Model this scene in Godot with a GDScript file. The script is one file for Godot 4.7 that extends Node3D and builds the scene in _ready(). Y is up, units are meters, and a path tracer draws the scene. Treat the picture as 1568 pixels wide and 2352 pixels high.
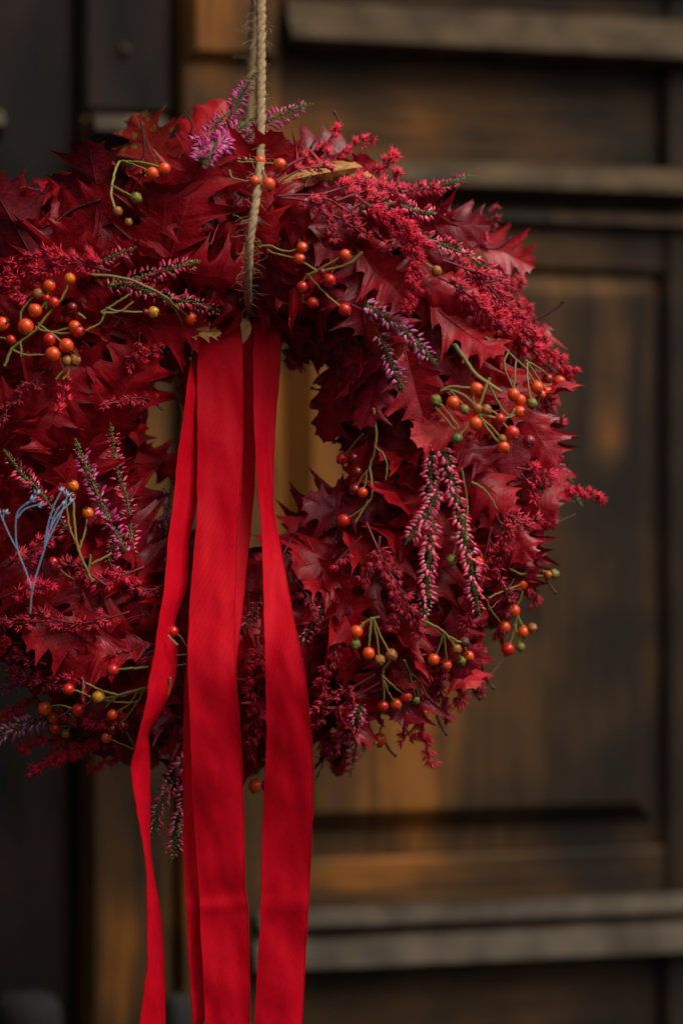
extends Node3D
# A red autumn wreath on jute twine, with red ribbons, in front of an old panelled wooden door.

const K := 0.0002674          # metres per unit of the drawing grid laid over the wreath
const CAM_Y := 1.55
const RISE := 0.006
const BASE_U := 528.0
const BASE_V := 1760.0
var W := Vector3((528.0 - 784.0) * K, CAM_Y + (1176.0 - 1760.0) * K, 0.0)   # foot of the wreath
var rng := RandomNumberGenerator.new()
var wreath: Node3D
var bell_budget := 300


# ---------------------------------------------------------------- mesh builder
class MB:
	var v := PackedVector3Array()
	var uv := PackedVector2Array()
	var c := PackedColorArray()
	var idx := PackedInt32Array()

	func pt(p: Vector3, t := Vector2.ZERO, k := Color.WHITE) -> int:
		v.push_back(p); uv.push_back(t); c.push_back(k)
		return v.size() - 1

	func tri(a: int, b: int, d: int) -> void:
		idx.push_back(a); idx.push_back(b); idx.push_back(d)

	func quad(a: int, b: int, d: int, e: int) -> void:
		tri(a, b, d); tri(a, d, e)

	func flat(a: Vector3, b: Vector3, d: Vector3, e: Vector3, ua := Vector2.ZERO, ub := Vector2.ZERO, ud := Vector2.ZERO, ue := Vector2.ZERO, k := Color.WHITE) -> void:
		quad(pt(a, ua, k), pt(b, ub, k), pt(d, ud, k), pt(e, ue, k))

	func tube(path: PackedVector3Array, radii: PackedFloat32Array, sides: int, k0: Color, k1: Color, cap := true) -> void:
		var n := path.size()
		if n < 2:
			return
		var t := (path[1] - path[0]).normalized()
		var side := t.cross(Vector3(0, 0, 1))
		if side.length() < 0.1:
			side = t.cross(Vector3(1, 0, 0))
		side = side.normalized()
		var first := v.size()
		for i in n:
			var d := (path[mini(i + 1, n - 1)] - path[maxi(i - 1, 0)]).normalized()
			side = (side - d * side.dot(d)).normalized()
			var up := side.cross(d)
			var kk := k0.lerp(k1, float(i) / (n - 1))
			for s in sides:
				var a := TAU * s / sides
				pt(path[i] + (side * cos(a) + up * sin(a)) * radii[i], Vector2(float(s) / sides, float(i)), kk)
		for i in n - 1:
			for s in sides:
				var a := first + i * sides + s
				var b := first + i * sides + (s + 1) % sides
				quad(a, a + sides, b + sides, b)
		if cap:
			for e in 2:
				var row := first + (n - 1) * sides * e
				var m := pt(path[(n - 1) * e], Vector2.ZERO, k1 if e else k0)
				for s in sides:
					if e:
						tri(m, row + (s + 1) % sides, row + s)
					else:
						tri(m, row + s, row + (s + 1) % sides)

	# a spindle: closed body of revolution round an axis, rings given as [place along the axis, radius, colour]
	func spindle(at: Vector3, axis: Vector3, rings: Array, sides: int) -> void:
		var d := axis.normalized()
		var side := d.cross(Vector3(0.31, 0.83, 0.46)).normalized()
		var up := side.cross(d)
		var first := v.size()
		for r in rings:
			for s in sides:
				var a := TAU * s / sides
				pt(at + d * r[0] + (side * cos(a) + up * sin(a)) * r[1], Vector2.ZERO, r[2])
		for i in rings.size() - 1:
			for s in sides:
				var a := first + i * sides + s
				var b := first + i * sides + (s + 1) % sides
				quad(a, a + sides, b + sides, b)

	func spike(at: Vector3, axis: Vector3, length: float, w: float, k0: Color, k1: Color) -> void:
		var d := axis.normalized()
		var side := d.cross(Vector3(0.37, 0.71, 0.6)).normalized()
		var up := side.cross(d)
		var b := pt(at, Vector2.ZERO, k0)
		var tip := pt(at + d * length, Vector2.ZERO, k1)
		var m := v.size()
		var km := k0.lerp(k1, 0.5)
		for s in 4:
			var a := TAU * s / 4.0
			pt(at + d * length * 0.42 + (side * cos(a) + up * sin(a) * 0.7) * w, Vector2.ZERO, km)
		for s in 4:
			var e := m + (s + 1) % 4
			tri(b, m + s, e)
			tri(m + s, tip, e)

	func mesh(mat: Material) -> ArrayMesh:
		var nn := PackedVector3Array()
		nn.resize(v.size())
		for i in range(0, idx.size(), 3):
			var a := v[idx[i]]
			var f := (v[idx[i + 2]] - a).cross(v[idx[i + 1]] - a)
			for j in 3:
				nn[idx[i + j]] += f
		for i in nn.size():
			nn[i] = nn[i].normalized() if nn[i].length_squared() > 1e-24 else Vector3(0, 0, 1)
		var arr := []
		arr.resize(Mesh.ARRAY_MAX)
		arr[Mesh.ARRAY_VERTEX] = v
		arr[Mesh.ARRAY_NORMAL] = nn
		arr[Mesh.ARRAY_TEX_UV] = uv
		arr[Mesh.ARRAY_COLOR] = c
		arr[Mesh.ARRAY_INDEX] = idx
		var m := ArrayMesh.new()
		m.add_surface_from_arrays(Mesh.PRIMITIVE_TRIANGLES, arr)
		m.surface_set_material(0, mat)
		return m


# ---------------------------------------------------------------- small helpers
func put(called: String, m: Mesh, parent: Node3D, at := Transform3D()) -> MeshInstance3D:
	var o := MeshInstance3D.new()
	o.name = called
	o.mesh = m
	o.transform = at
	parent.add_child(o, true)
	return o


func node(called: String, parent: Node3D, at := Vector3.ZERO) -> Node3D:
	var o := Node3D.new()
	o.name = called
	o.position = at
	parent.add_child(o, true)
	return o


func tag(o: Node3D, label: String, category := "", group := "", kind := "") -> void:
	if label: o.set_meta("label", label)
	if category: o.set_meta("category", category)
	if group: o.set_meta("group", group)
	if kind: o.set_meta("kind", kind)


func paint(rough: float, spec := 0.5, vertex := true) -> StandardMaterial3D:
	var m := StandardMaterial3D.new()
	m.roughness = rough
	m.metallic_specular = spec
	m.vertex_color_use_as_albedo = vertex
	return m


func lin(r: float, g: float, b: float) -> Color:
	return Color(r, g, b).linear_to_srgb()


func jit(c: Color, a: float) -> Color:
	var k := 1.0 + rng.randf_range(-a, a)
	return Color(c.r * k, c.g * k * (1.0 + rng.randf_range(-a, a) * 0.5), c.b * k * (1.0 + rng.randf_range(-a, a) * 0.5))


func G(u: float, v: float, z: float) -> Vector3:
	return Vector3((u - BASE_U) * K, (BASE_V - v) * K, z)


# the ring that the leaves are bound on: an oval tube, thinner at the top
func tube_at(th: float) -> float:
	var s := sin(th)
	var c := cos(th)
	return (232.0 - 30.0 * maxf(0.0, c)) * c * c + (150.0 if s > 0 else 200.0) * s * s


func core(th: float) -> Vector2:
	return Vector2(528.0 + (465.0 + 34.0 * maxf(0.0, cos(th))) * cos(th), 1022.0 - 490.0 * sin(th))


func skin(u: float, v: float) -> float:
	var th := atan2(-(v - 1022.0) / 490.0, (u - 528.0) / 465.0)
	var q := core(th).distance_to(Vector2(u, v)) / (tube_at(th) + 48.0)
	return 0.055 * sqrt(maxf(0.0, 1.0 - q * q))


func pairs(s: String) -> PackedVector2Array:
	var out := PackedVector2Array()
	for w in s.split(" ", false):
		var p := w.split(",")
		out.push_back(Vector2(float(p[0]), float(p[1])))
	return out


# a smooth run through grid points, lying "lift" above the leaves
func run(pts: PackedVector2Array, lift: float, each := 4) -> PackedVector3Array:
	var out := PackedVector3Array()
	var n := pts.size()
	for i in n - 1:
		var a := pts[maxi(i - 1, 0)]
		var d := pts[mini(i + 2, n - 1)]
		for j in each:
			var q := pts[i].cubic_interpolate(pts[i + 1], a, d, float(j) / each)
			out.push_back(G(q.x, q.y, skin(q.x, q.y) + lift + RISE))
	out.push_back(G(pts[n - 1].x, pts[n - 1].y, skin(pts[n - 1].x, pts[n - 1].y) + lift + RISE))
	return out


func even(n: int, a: float, b: float) -> PackedFloat32Array:
	var r := PackedFloat32Array()
	for i in n:
		r.push_back(lerpf(a, b, float(i) / maxi(n - 1, 1)))
	return r


# ---------------------------------------------------------------- start
func _ready() -> void:
	rng.seed = 20231
	# camera
	var cam := Camera3D.new()
	cam.name = "camera"
	cam.position = Vector3(0, CAM_Y, 1.53)
	cam.near = 0.05
	cam.far = 60.0
	var at := CameraAttributesPhysical.new()
	at.frustum_focal_length = 56.7
	at.frustum_focus_distance = 1.468
	at.exposure_aperture = 1.36
	cam.attributes = at
	cam.fov = rad_to_deg(2.0 * atan(12.0 / 56.7))
	add_child(cam)
	cam.current = true
	# sky and daylight
	var sky_mat := ProceduralSkyMaterial.new()
	sky_mat.sky_top_color = Color(0.86, 0.88, 0.91)
	sky_mat.sky_horizon_color = Color(0.40, 0.40, 0.41)
	sky_mat.sky_curve = 0.8
	sky_mat.ground_bottom_color = Color(0.10, 0.09, 0.085)
	sky_mat.ground_horizon_color = Color(0.16, 0.15, 0.14)
	sky_mat.sun_angle_max = 1.0
	var sky := Sky.new()
	sky.sky_material = sky_mat
	var env := Environment.new()
	env.background_mode = Environment.BG_SKY
	env.sky = sky
	env.tonemap_mode = Environment.TONE_MAPPER_LINEAR
	env.tonemap_exposure = 2.0
	env.sdfgi_enabled = true
	env.ssao_enabled = true
	env.ssil_enabled = true
	var we := WorldEnvironment.new()
	we.name = "world_environment"
	we.environment = env
	add_child(we)
	var sun := DirectionalLight3D.new()
	sun.name = "sun"
	sun.light_color = Color(1.0, 0.97, 0.93)
	sun.light_energy = 0.4
	sun.light_angular_distance = 38.0
	sun.shadow_enabled = true
	add_child(sun)
	sun.look_at_from_position(Vector3(0.75, 1.0, 0.55), Vector3.ZERO)

	# an added wall, out of view: this cheek keeps the light off the left of the wreath
	var shade_box := BoxMesh.new()
	shade_box.size = Vector3(0.5, 3.2, 1.1)
	var stone := paint(0.85, 0.3, false)
	stone.albedo_color = lin(0.05, 0.045, 0.042)
	shade_box.material = stone
	var ck := put("added_shade_wall", shade_box, self, Transform3D(Basis.IDENTITY, Vector3(-0.545, 1.6, 0.27)))
	tag(ck, "added dark wall out of view that shades the left of the wreath", "wall", "", "structure")
	make_door()
	make_wreath()
	make_ribbons()
	make_twine()


# ---------------------------------------------------------------- the door
const DOOR_W := 1.0
var door_tex := {}


# one map of the door's old varnish: bare golden wood where it has worn, near black where it has not, plus painted bevel light
func door_map(upright: bool) -> ImageTexture:
	var n1 := FastNoiseLite.new()
	n1.seed = 4
	n1.frequency = 1.0
	n1.fractal_octaves = 4
	var n2 := FastNoiseLite.new()
	n2.seed = 9
	n2.frequency = 1.0
	n2.fractal_octaves = 3
	# worn patches, and skylight painted on the raised panel's top bevel: place along the door, height, half sizes, strength
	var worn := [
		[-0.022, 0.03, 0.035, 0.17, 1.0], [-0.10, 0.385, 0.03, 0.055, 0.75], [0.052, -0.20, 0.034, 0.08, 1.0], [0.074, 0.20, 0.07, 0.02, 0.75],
		[0.02, -0.272, 0.055, 0.014, 1.0], [-0.01, 0.27, 0.075, 0.04, 0.55], [0.20, 0.1745, 0.06, 0.0075, 0.32], [0.2465, 0.05, 0.005, 0.12, 0.35], [0.212, 0.06, 0.012, 0.03, 0.7], [-0.119, -0.267, 0.014, 0.05, 0.7], [0.215, 0.13, 0.012, 0.04, 0.45],  # holds the sky-lit top bevel painted in, and a paler right-edge strip
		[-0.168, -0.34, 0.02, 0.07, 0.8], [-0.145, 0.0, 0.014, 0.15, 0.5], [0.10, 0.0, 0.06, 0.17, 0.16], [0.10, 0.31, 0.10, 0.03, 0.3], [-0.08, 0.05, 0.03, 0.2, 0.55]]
	var w := 512
	var h := 640
	var im := Image.create(w, h, false, Image.FORMAT_RGB8)
	for j in h:
		var y := 0.6 - 1.2 * j / h
		for i in w:
			var x := -0.5 + float(i) / w
			var gx := x * 90.0 if upright else x * 7.0
			var gy := y * 5.0 if upright else y * 90.0
			var grain := n1.get_noise_2d(gx, gy)
			var cloud := n2.get_noise_2d(x * 9.0, y * 8.0 + 7.0)
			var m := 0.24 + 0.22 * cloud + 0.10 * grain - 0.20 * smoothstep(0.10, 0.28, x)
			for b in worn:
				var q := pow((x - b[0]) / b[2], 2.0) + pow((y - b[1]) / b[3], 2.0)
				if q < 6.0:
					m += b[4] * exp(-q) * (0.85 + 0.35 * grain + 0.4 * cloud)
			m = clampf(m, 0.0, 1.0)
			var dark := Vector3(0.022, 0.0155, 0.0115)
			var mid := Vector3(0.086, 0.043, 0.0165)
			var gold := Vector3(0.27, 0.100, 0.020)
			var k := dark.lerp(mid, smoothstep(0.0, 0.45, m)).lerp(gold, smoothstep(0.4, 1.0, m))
			k *= 1.0 + 0.25 * grain
			im.set_pixel(i, j, lin(k.x, k.y, k.z))
	return ImageTexture.create_from_image(im)


func door_uv(p: Vector3) -> Vector2:
	return Vector2(p.x + 0.5, (0.6 - (p.y - CAM_Y)) / 1.2)


# a board whose front edges are chamfered; y is counted from the height of the eye
func board(x0: float, x1: float, y0: float, y1: float, z0: float, z1: float, ch: float, mat: Material) -> ArrayMesh:
	var m := MB.new()
	y0 += CAM_Y
	y1 += CAM_Y
	var o := [Vector3(x0, y0, z1 - ch), Vector3(x1, y0, z1 - ch), Vector3(x1, y1, z1 - ch), Vector3(x0, y1, z1 - ch)]
	var f := [Vector3(x0 + ch, y0 + ch, z1), Vector3(x1 - ch, y0 + ch, z1), Vector3(x1 - ch, y1 - ch, z1), Vector3(x0 + ch, y1 - ch, z1)]
	var b := [Vector3(x0, y0, z0), Vector3(x1, y0, z0), Vector3(x1, y1, z0), Vector3(x0, y1, z0)]
	m.flat(f[3], f[2], f[1], f[0], door_uv(f[3]), door_uv(f[2]), door_uv(f[1]), door_uv(f[0]))
	for i in 4:
		var j := (i + 1) % 4
		m.flat(f[i], f[j], o[j], o[i], door_uv(f[i]), door_uv(f[j]), door_uv(o[j]), door_uv(o[i]))
		m.flat(o[i], o[j], b[j], b[i], door_uv(o[i]), door_uv(o[j]), door_uv(b[j]), door_uv(b[i]))
	return m.mesh(mat)


# a moulding: an outline of (height, depth) drawn along the door
func ledge(x0: float, x1: float, outline: Array, mat: Material) -> ArrayMesh:
	var m := MB.new()
	var steps := 24
	for i in outline.size() - 1:
		var a: Array = outline[i]
		var b: Array = outline[i + 1]
		for s in steps:
			var xa := lerpf(x0, x1, float(s) / steps)
			var xb := lerpf(x0, x1, float(s + 1) / steps)
			var wa := 0.0008 * sin(xa * 61.0) + 0.0006 * sin(xa * 143.0 + 1.0)
			var wb := 0.0008 * sin(xb * 61.0) + 0.0006 * sin(xb * 143.0 + 1.0)
			var p := [Vector3(xa, a[0] + CAM_Y, a[1] + wa), Vector3(xb, a[0] + CAM_Y, a[1] + wb), Vector3(xb, b[0] + CAM_Y, b[1] + wb), Vector3(xa, b[0] + CAM_Y, b[1] + wa)]
			m.flat(p[0], p[1], p[2], p[3], door_uv(p[0]) * 3.0, door_uv(p[1]) * 3.0, door_uv(p[2]) * 3.0, door_uv(p[3]) * 3.0)
	for e in 2:
		var x := x1 if e else x0
		var mid := m.pt(Vector3(x, outline[outline.size() / 2][0] + CAM_Y, outline[0][1]))
		var row := []
		for a in outline:
			row.append(m.pt(Vector3(x, a[0] + CAM_Y, a[1])))
		for i in row.size() - 1:
			if e: m.tri(mid, row[i + 1], row[i])
			else: m.tri(mid, row[i], row[i + 1])
	return m.mesh(mat)


func wood(tex: Texture2D, rough: float, tint := Color.WHITE) -> StandardMaterial3D:
	var m := StandardMaterial3D.new()
	m.albedo_texture = tex
	m.albedo_color = tint
	m.roughness = rough
	m.metallic_specular = 0.28
	return m


func noise_map(c0: Color, c1: Color, fx: float, fy: float, sd: int, size := 256) -> ImageTexture:
	var n := FastNoiseLite.new()
	n.seed = sd
	n.frequency = 1.0
	n.fractal_octaves = 4
	var im := Image.create(size, size, false, Image.FORMAT_RGB8)
	for j in size:
		for i in size:
			# the noise is read round a torus-like sum of two shifts so that the edges meet softly
			var k := clampf(0.5 + 0.9 * n.get_noise_2d(fx * i / size, fy * j / size), 0.0, 1.0)
			im.set_pixel(i, j, c0.lerp(c1, k).linear_to_srgb())
	return ImageTexture.create_from_image(im)


func make_door() -> void:
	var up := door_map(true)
	var along := door_map(false)
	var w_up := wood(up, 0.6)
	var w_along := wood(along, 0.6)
	var grey := wood(noise_map(Color(0.052, 0.039, 0.027), Color(0.108, 0.083, 0.058), 6, 8, 31), 0.7)
	var tan := wood(noise_map(Color(0.046, 0.030, 0.016), Color(0.115, 0.074, 0.038), 6, 8, 37), 0.7)
	var black := wood(noise_map(Color(0.008, 0.0072, 0.0070), Color(0.034, 0.021, 0.017), 14, 5, 41), 0.65)
	var stone := wood(noise_map(Color(0.022, 0.023, 0.022), Color(0.04, 0.042, 0.04), 12, 12, 43), 0.8)
	var d := node("panelled_door", self, Vector3(0, 0, -0.30))
	d.rotation.y = deg_to_rad(14.6)
	tag(d, "old dark brown panelled wooden door with worn mouldings behind the wreath", "door")
	var top := 0.95
	var low := -1.54
	# closing stile and its raised block
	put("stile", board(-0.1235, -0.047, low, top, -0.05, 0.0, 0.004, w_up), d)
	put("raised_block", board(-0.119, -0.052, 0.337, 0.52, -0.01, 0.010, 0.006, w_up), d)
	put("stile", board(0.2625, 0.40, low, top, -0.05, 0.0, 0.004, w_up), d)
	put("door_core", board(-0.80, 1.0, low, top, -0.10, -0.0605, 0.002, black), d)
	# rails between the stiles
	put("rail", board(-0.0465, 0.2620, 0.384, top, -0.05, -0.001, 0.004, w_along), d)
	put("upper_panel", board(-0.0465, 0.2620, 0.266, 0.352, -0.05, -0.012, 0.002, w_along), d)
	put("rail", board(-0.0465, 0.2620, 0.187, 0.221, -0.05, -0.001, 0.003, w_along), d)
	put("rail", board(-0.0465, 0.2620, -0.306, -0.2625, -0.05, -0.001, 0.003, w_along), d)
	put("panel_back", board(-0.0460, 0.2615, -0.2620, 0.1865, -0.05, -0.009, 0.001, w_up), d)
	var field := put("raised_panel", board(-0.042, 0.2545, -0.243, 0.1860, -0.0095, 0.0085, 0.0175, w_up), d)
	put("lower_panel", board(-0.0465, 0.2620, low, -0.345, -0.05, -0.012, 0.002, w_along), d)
	# mouldings
	put("moulding", ledge(-0.047, 0.40, [[0.425, 0.0], [0.421, 0.010], [0.412, 0.012], [0.405, 0.0]], w_along), d)
	put("moulding", ledge(-0.043, 0.40, [[0.386, 0.0], [0.380, 0.004], [0.366, 0.010], [0.3585, 0.018], [0.3535, 0.019], [0.349, 0.010], [0.347, -0.01]], tan), d)
	put("moulding", ledge(-0.047, 0.40, [[0.2685, 0.0], [0.2655, 0.008], [0.253, 0.019], [0.248, 0.020], [0.244, 0.012], [0.2385, -0.004], [0.235, -0.006]], tan), d)
	put("moulding", ledge(-0.047, 0.40, [[0.236, -0.006], [0.232, 0.005], [0.224, 0.009], [0.2205, 0.002], [0.219, -0.004]], w_along), d)
	put("moulding", ledge(-0.066, 0.40, [[-0.299, 0.0], [-0.302, 0.008], [-0.3105, 0.014], [-0.3135, 0.010], [-0.318, -0.002]], grey), d)
	put("moulding", ledge(-0.070, 0.40, [[-0.3175, 0.0], [-0.3215, 0.010], [-0.331, 0.015], [-0.341, 0.019], [-0.345, 0.012], [-0.349, -0.012]], grey), d)

	# the door surround to the left: blackened boards, a brown pilaster with a grey capital, a round plinth
	var s := node("door_surround", self, Vector3(0, 0, -0.30))
	s.rotation.y = deg_to_rad(14.6)
	tag(s, "blackened wooden door surround with a brown pilaster beside the panelled door", "door surround")
	put("back_board", board(-0.262, -0.1975, low, top, -0.06, -0.026, 0.003, black), s)
	put("back_board", board(-0.75, -0.2800, low, top, -0.06, -0.026, 0.003, black), s)
	put("pilaster", board(-0.1965, -0.1250, low, 0.2935, -0.06, -0.004, 0.010, w_up), s)
	put("pilaster", board(-0.2795, -0.2625, low, 0.2935, -0.06, -0.010, 0.008, black), s)
	put("post", board(-0.1965, -0.1250, 0.294, top, -0.06, -0.010, 0.006, black), s)
	put("post", board(-0.2795, -0.2625, 0.294, top, -0.06, -0.012, 0.006, black), s)
	var cap := ledge(-0.190, -0.137, [[0.2935, -0.01], [0.2915, 0.010], [0.286, 0.018], [0.279, 0.021], [0.274, 0.012], [0.2705, -0.008]], grey)
	put("capital", cap, s)
	put("capital", ledge(-0.285, -0.256, [[0.2935, -0.01], [0.2915, 0.010], [0.286, 0.018], [0.279, 0.021], [0.274, 0.012], [0.2705, -0.008]], grey), s)
	for spot in [[-0.237, -0.352, 0.026], [-0.1255, -0.358, 0.012]]:
		var m := MB.new()
		var rings := []
		for r in [[-0.30, 1.0], [-0.02, 1.0], [-0.012, 0.97], [-0.006, 0.86], [-0.002, 0.66], [0.0, 0.0]]:
			rings.append([r[0], r[1] * spot[2], Color.WHITE])
		m.spindle(Vector3.ZERO, Vector3.UP, rings, 28)
		put("plinth", m.mesh(stone), s, Transform3D(Basis.IDENTITY, Vector3(spot[0], CAM_Y + spot[1], -0.004)))
	var nail := MB.new()
	nail.spindle(Vector3.ZERO, Vector3(0, 0, 1), [[0.0, 0.005, Color.WHITE], [0.002, 0.0045, Color.WHITE], [0.003, 0.0, Color.WHITE]], 12)
	put("nail_head", nail.mesh(w_up), s, Transform3D(Basis.IDENTITY, Vector3(-0.164, CAM_Y + 0.343, -0.010)))


# ---------------------------------------------------------------- leaves
# half of a red oak leaf: [place along the midrib, half width]; lobes end in bristles
const LOBES := [[0.0, 0.015], [0.04, 0.07], [0.08, 0.14], [0.12, 0.215], [0.135, 0.17], [0.17, 0.13], [0.21, 0.135], [0.25, 0.21], [0.285, 0.33], [0.31, 0.42], [0.325, 0.35], [0.345, 0.345], [0.36, 0.275], [0.40, 0.195], [0.44, 0.175],
	[0.48, 0.21], [0.52, 0.335], [0.555, 0.46], [0.57, 0.375], [0.60, 0.355], [0.615, 0.275], [0.65, 0.185], [0.69, 0.155], [0.73, 0.21], [0.77, 0.32], [0.785, 0.235], [0.82, 0.155], [0.86, 0.125], [0.90, 0.15], [0.915, 0.09], [0.96, 0.035], [1.0, 0.0]]


func oak_leaf(sd: int, length: float, width: float, bend: float, fold: float, wave: float, mat: Material) -> ArrayMesh:
	var r := RandomNumberGenerator.new()
	r.seed = sd
	var nz := FastNoiseLite.new()
	nz.seed = sd
	nz.frequency = 1.0
	nz.fractal_octaves = 2
	var m := MB.new()
	var across := [0.0, 0.3, 0.62, 0.84, 1.0]
	var curl_tip := r.randf_range(-0.9, 1.6)
	var twist := r.randf_range(-0.35, 0.35)
	for side in [-1.0, 1.0]:
		var rows := []
		var k1 := r.randf_range(0.75, 1.2)
		var k2 := r.randf_range(0.8, 1.15)
		var k3 := r.randf_range(0.8, 1.2)
		for l in LOBES:
			var s: float = l[0]
			var kk: float = k1 if s < 0.4 else (k2 if s < 0.64 else k3)
			var w: float = l[1] * lerpf(1.0, kk, 0.8) * (1.0 + r.randf_range(-0.08, 0.08))
			var row := []
			for a in across:
				var x: float = w * a * side
				var y: float = s + 0.42 * w * a
				if s > 0.9:
					y = minf(y, 1.0)
				# lobes curl at their ends, the blade quilts between the side veins
				var z: float = fold * absf(x) - 1.3 * x * x * (1.0 + curl_tip * a)
				z += wave * nz.get_noise_2d(x * 3.2, y * 2.6 + sd)
				z += 0.010 * cos(TAU * (s - 0.31) / 0.215) * smoothstep(0.02, 0.2, absf(x))
				z += twist * x * (y - 0.4)
				# bend along the midrib
				var g := bend * (y - 0.35)
				var yy := (y - 0.35)
				var q := Vector3(x * width / 0.8, 0, 0)
				var zz: float
				if absf(bend) > 0.02:
					q.y = 0.35 + sin(g) / bend - z * sin(g)
					zz = (1.0 - cos(g)) / bend + z * cos(g)
				else:
					q.y = 0.35 + yy
					zz = z
				q.z = zz
				row.append(m.pt(q * length, Vector2(0.5 + x, y)))
			rows.append(row)
		for i in rows.size() - 1:
			for j in across.size() - 1:
				if side > 0:
					m.quad(rows[i][j], rows[i + 1][j], rows[i + 1][j + 1], rows[i][j + 1])
				else:
					m.quad(rows[i][j], rows[i][j + 1], rows[i + 1][j + 1], rows[i + 1][j])
	# midrib and stalk, standing a little proud
	var path := PackedVector3Array()
	var rad := PackedFloat32Array()
	for i in 9:
		var y := -0.22 + 1.12 * i / 8.0
		var g := bend * (y - 0.35)
		var q := Vector3(0, 0.35 + (sin(g) / bend if absf(bend) > 0.02 else y - 0.35), ((1.0 - cos(g)) / bend if absf(bend) > 0.02 else 0.0))
		path.push_back(q * length)
		rad.push_back(lerpf(0.0085, 0.002, float(i) / 8.0) * length)
	var before := m.v.size()
	m.tube(path, rad, 5, Color.WHITE, Color.WHITE)
	for i in range(before, m.v.size()):
		m.uv[i] = Vector2(0.5, clampf(m.uv[i].y / 9.0, 0.02, 0.95))
	return m.mesh(mat)


# colour of a leaf: blade, veins, blotches and a dry margin
func leaf_map(sd: int, blade: Vector3, blade2: Vector3, vein: Vector3, dry: Vector3, dry_share: float, half: float) -> ImageTexture:
	var n := FastNoiseLite.new()
	n.seed = sd
	n.frequency = 1.0
	n.fractal_octaves = 4
	var w := 192
	var h := 320
	var im := Image.create(w, h, false, Image.FORMAT_RGB8)
	var veins := [0.07, 0.18, 0.275, 0.395, 0.50, 0.615, 0.715, 0.82, 0.89]
	for j in h:
		var y := float(j) / h
		for i in w:
			var x := float(i) / w - 0.5
			var ax := absf(x)
			var c1 := n.get_noise_2d(x * 5.0, y * 5.0)
			var c2 := n.get_noise_2d(x * 26.0 + 9.0, y * 26.0)
			var k := blade.lerp(blade2, clampf(0.5 + 1.1 * c1 + 0.5 * c2, 0.0, 1.0))
			var line := 0.0
			for s in veins:
				var d := absf(y - (s + 0.42 * ax))
				line = maxf(line, (1.0 - d / 0.006) * (0.55 - ax))
			line = maxf(line * 1.2, 1.6 * (1.0 - ax / 0.010))
			k = k.lerp(vein, clampf(line, 0.0, 0.8))
			var dd := c1 * 1.3 + 0.35 * c2 + 0.55 * ax + (half * (y - 0.55))
			k = k.lerp(dry, smoothstep(1.0 - dry_share, 1.08 - dry_share, dd) * 0.9)
			im.set_pixel(i, j, lin(k.x, k.y, k.z))
	return ImageTexture.create_from_image(im)


func leaf_height() -> ImageTexture:
	var n := FastNoiseLite.new()
	n.seed = 77
	n.frequency = 1.0
	n.fractal_octaves = 3
	var w := 192
	var h := 320
	var im := Image.create(w, h, false, Image.FORMAT_L8)
	for j in h:
		var y := float(j) / h
		for i in w:
			var ax := absf(float(i) / w - 0.5)
			var k := 0.5 + 0.25 * n.get_noise_2d(i * 0.09, j * 0.09)
			for s in [0.07, 0.18, 0.275, 0.395, 0.50, 0.615, 0.715, 0.82]:
				k -= 0.28 * exp(-pow((y - (s + 0.42 * ax)) / 0.012, 2.0)) * (0.6 - ax)
			im.set_pixel(i, j, Color(k, k, k))
	return ImageTexture.create_from_image(im)


var leaf_mats: Array[StandardMaterial3D] = []
var curled := []
var leaf_meshes := []     # by material: a few shapes each


func make_leaf_kinds() -> void:
	var hm := leaf_height()
	var maps := [
		leaf_map(1, Vector3(0.25, 0.0034, 0.0070), Vector3(0.41, 0.0070, 0.0175), Vector3(0.33, 0.020, 0.026), Vector3(0.10, 0.014, 0.007), 0.10, 0.0),
		leaf_map(2, Vector3(0.13, 0.0040, 0.0090), Vector3(0.25, 0.0072, 0.0195), Vector3(0.21, 0.016, 0.022), Vector3(0.045, 0.006, 0.007), 0.14, 0.0),
		leaf_map(3, Vector3(0.42, 0.0060, 0.010), Vector3(0.54, 0.013, 0.024), Vector3(0.44, 0.045, 0.04), Vector3(0.42, 0.20, 0.05), 0.20, 0.0),
		leaf_map(4, Vector3(0.42, 0.19, 0.055), Vector3(0.54, 0.27, 0.085), Vector3(0.34, 0.12, 0.04), Vector3(0.36, 0.025, 0.014), 0.35, -1.2),
		leaf_map(5, Vector3(0.34, 0.030, 0.018), Vector3(0.36, 0.012, 0.014), Vector3(0.40, 0.12, 0.05), Vector3(0.30, 0.20, 0.05), 0.42, 0.8)]
	# kinds: which map, tint, roughness
	var kinds := [[0, 1.0, 0.34], [0, 0.8, 0.40], [0, 1.15, 0.29], [1, 1.0, 0.36], [1, 0.7, 0.45], [2, 1.0, 0.40], [3, 1.0, 0.5], [4, 1.0, 0.45], [0, 0.6, 0.5], [1, 1.5, 0.32]]
	for k in kinds:
		var m := StandardMaterial3D.new()
		m.albedo_texture = maps[k[0]]
		m.albedo_color = lin(minf(1.0, k[1]), minf(1.0, k[1]), minf(1.0, k[1]))
		m.roughness = k[2]
		m.metallic_specular = 0.40 if k[2] < 0.33 else 0.30
		m.heightmap_enabled = true
		m.heightmap_texture = hm
		m.heightmap_scale = 0.035
		m.backlight_enabled = true
		m.backlight = Color(0.22, 0.22, 0.22)
		leaf_mats.append(m)
		leaf_meshes.append([])
	for k in kinds.size():
		for i in 7:
			var sd := 100 + k * 17 + i * 5
			var bend := rng.randf_range(-1.3, 0.9)
			leaf_meshes[k].append(oak_leaf(sd, 1.0, rng.randf_range(0.68, 0.92), bend, rng.randf_range(-0.2, 0.38), rng.randf_range(0.015, 0.06), leaf_mats[k]))


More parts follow.
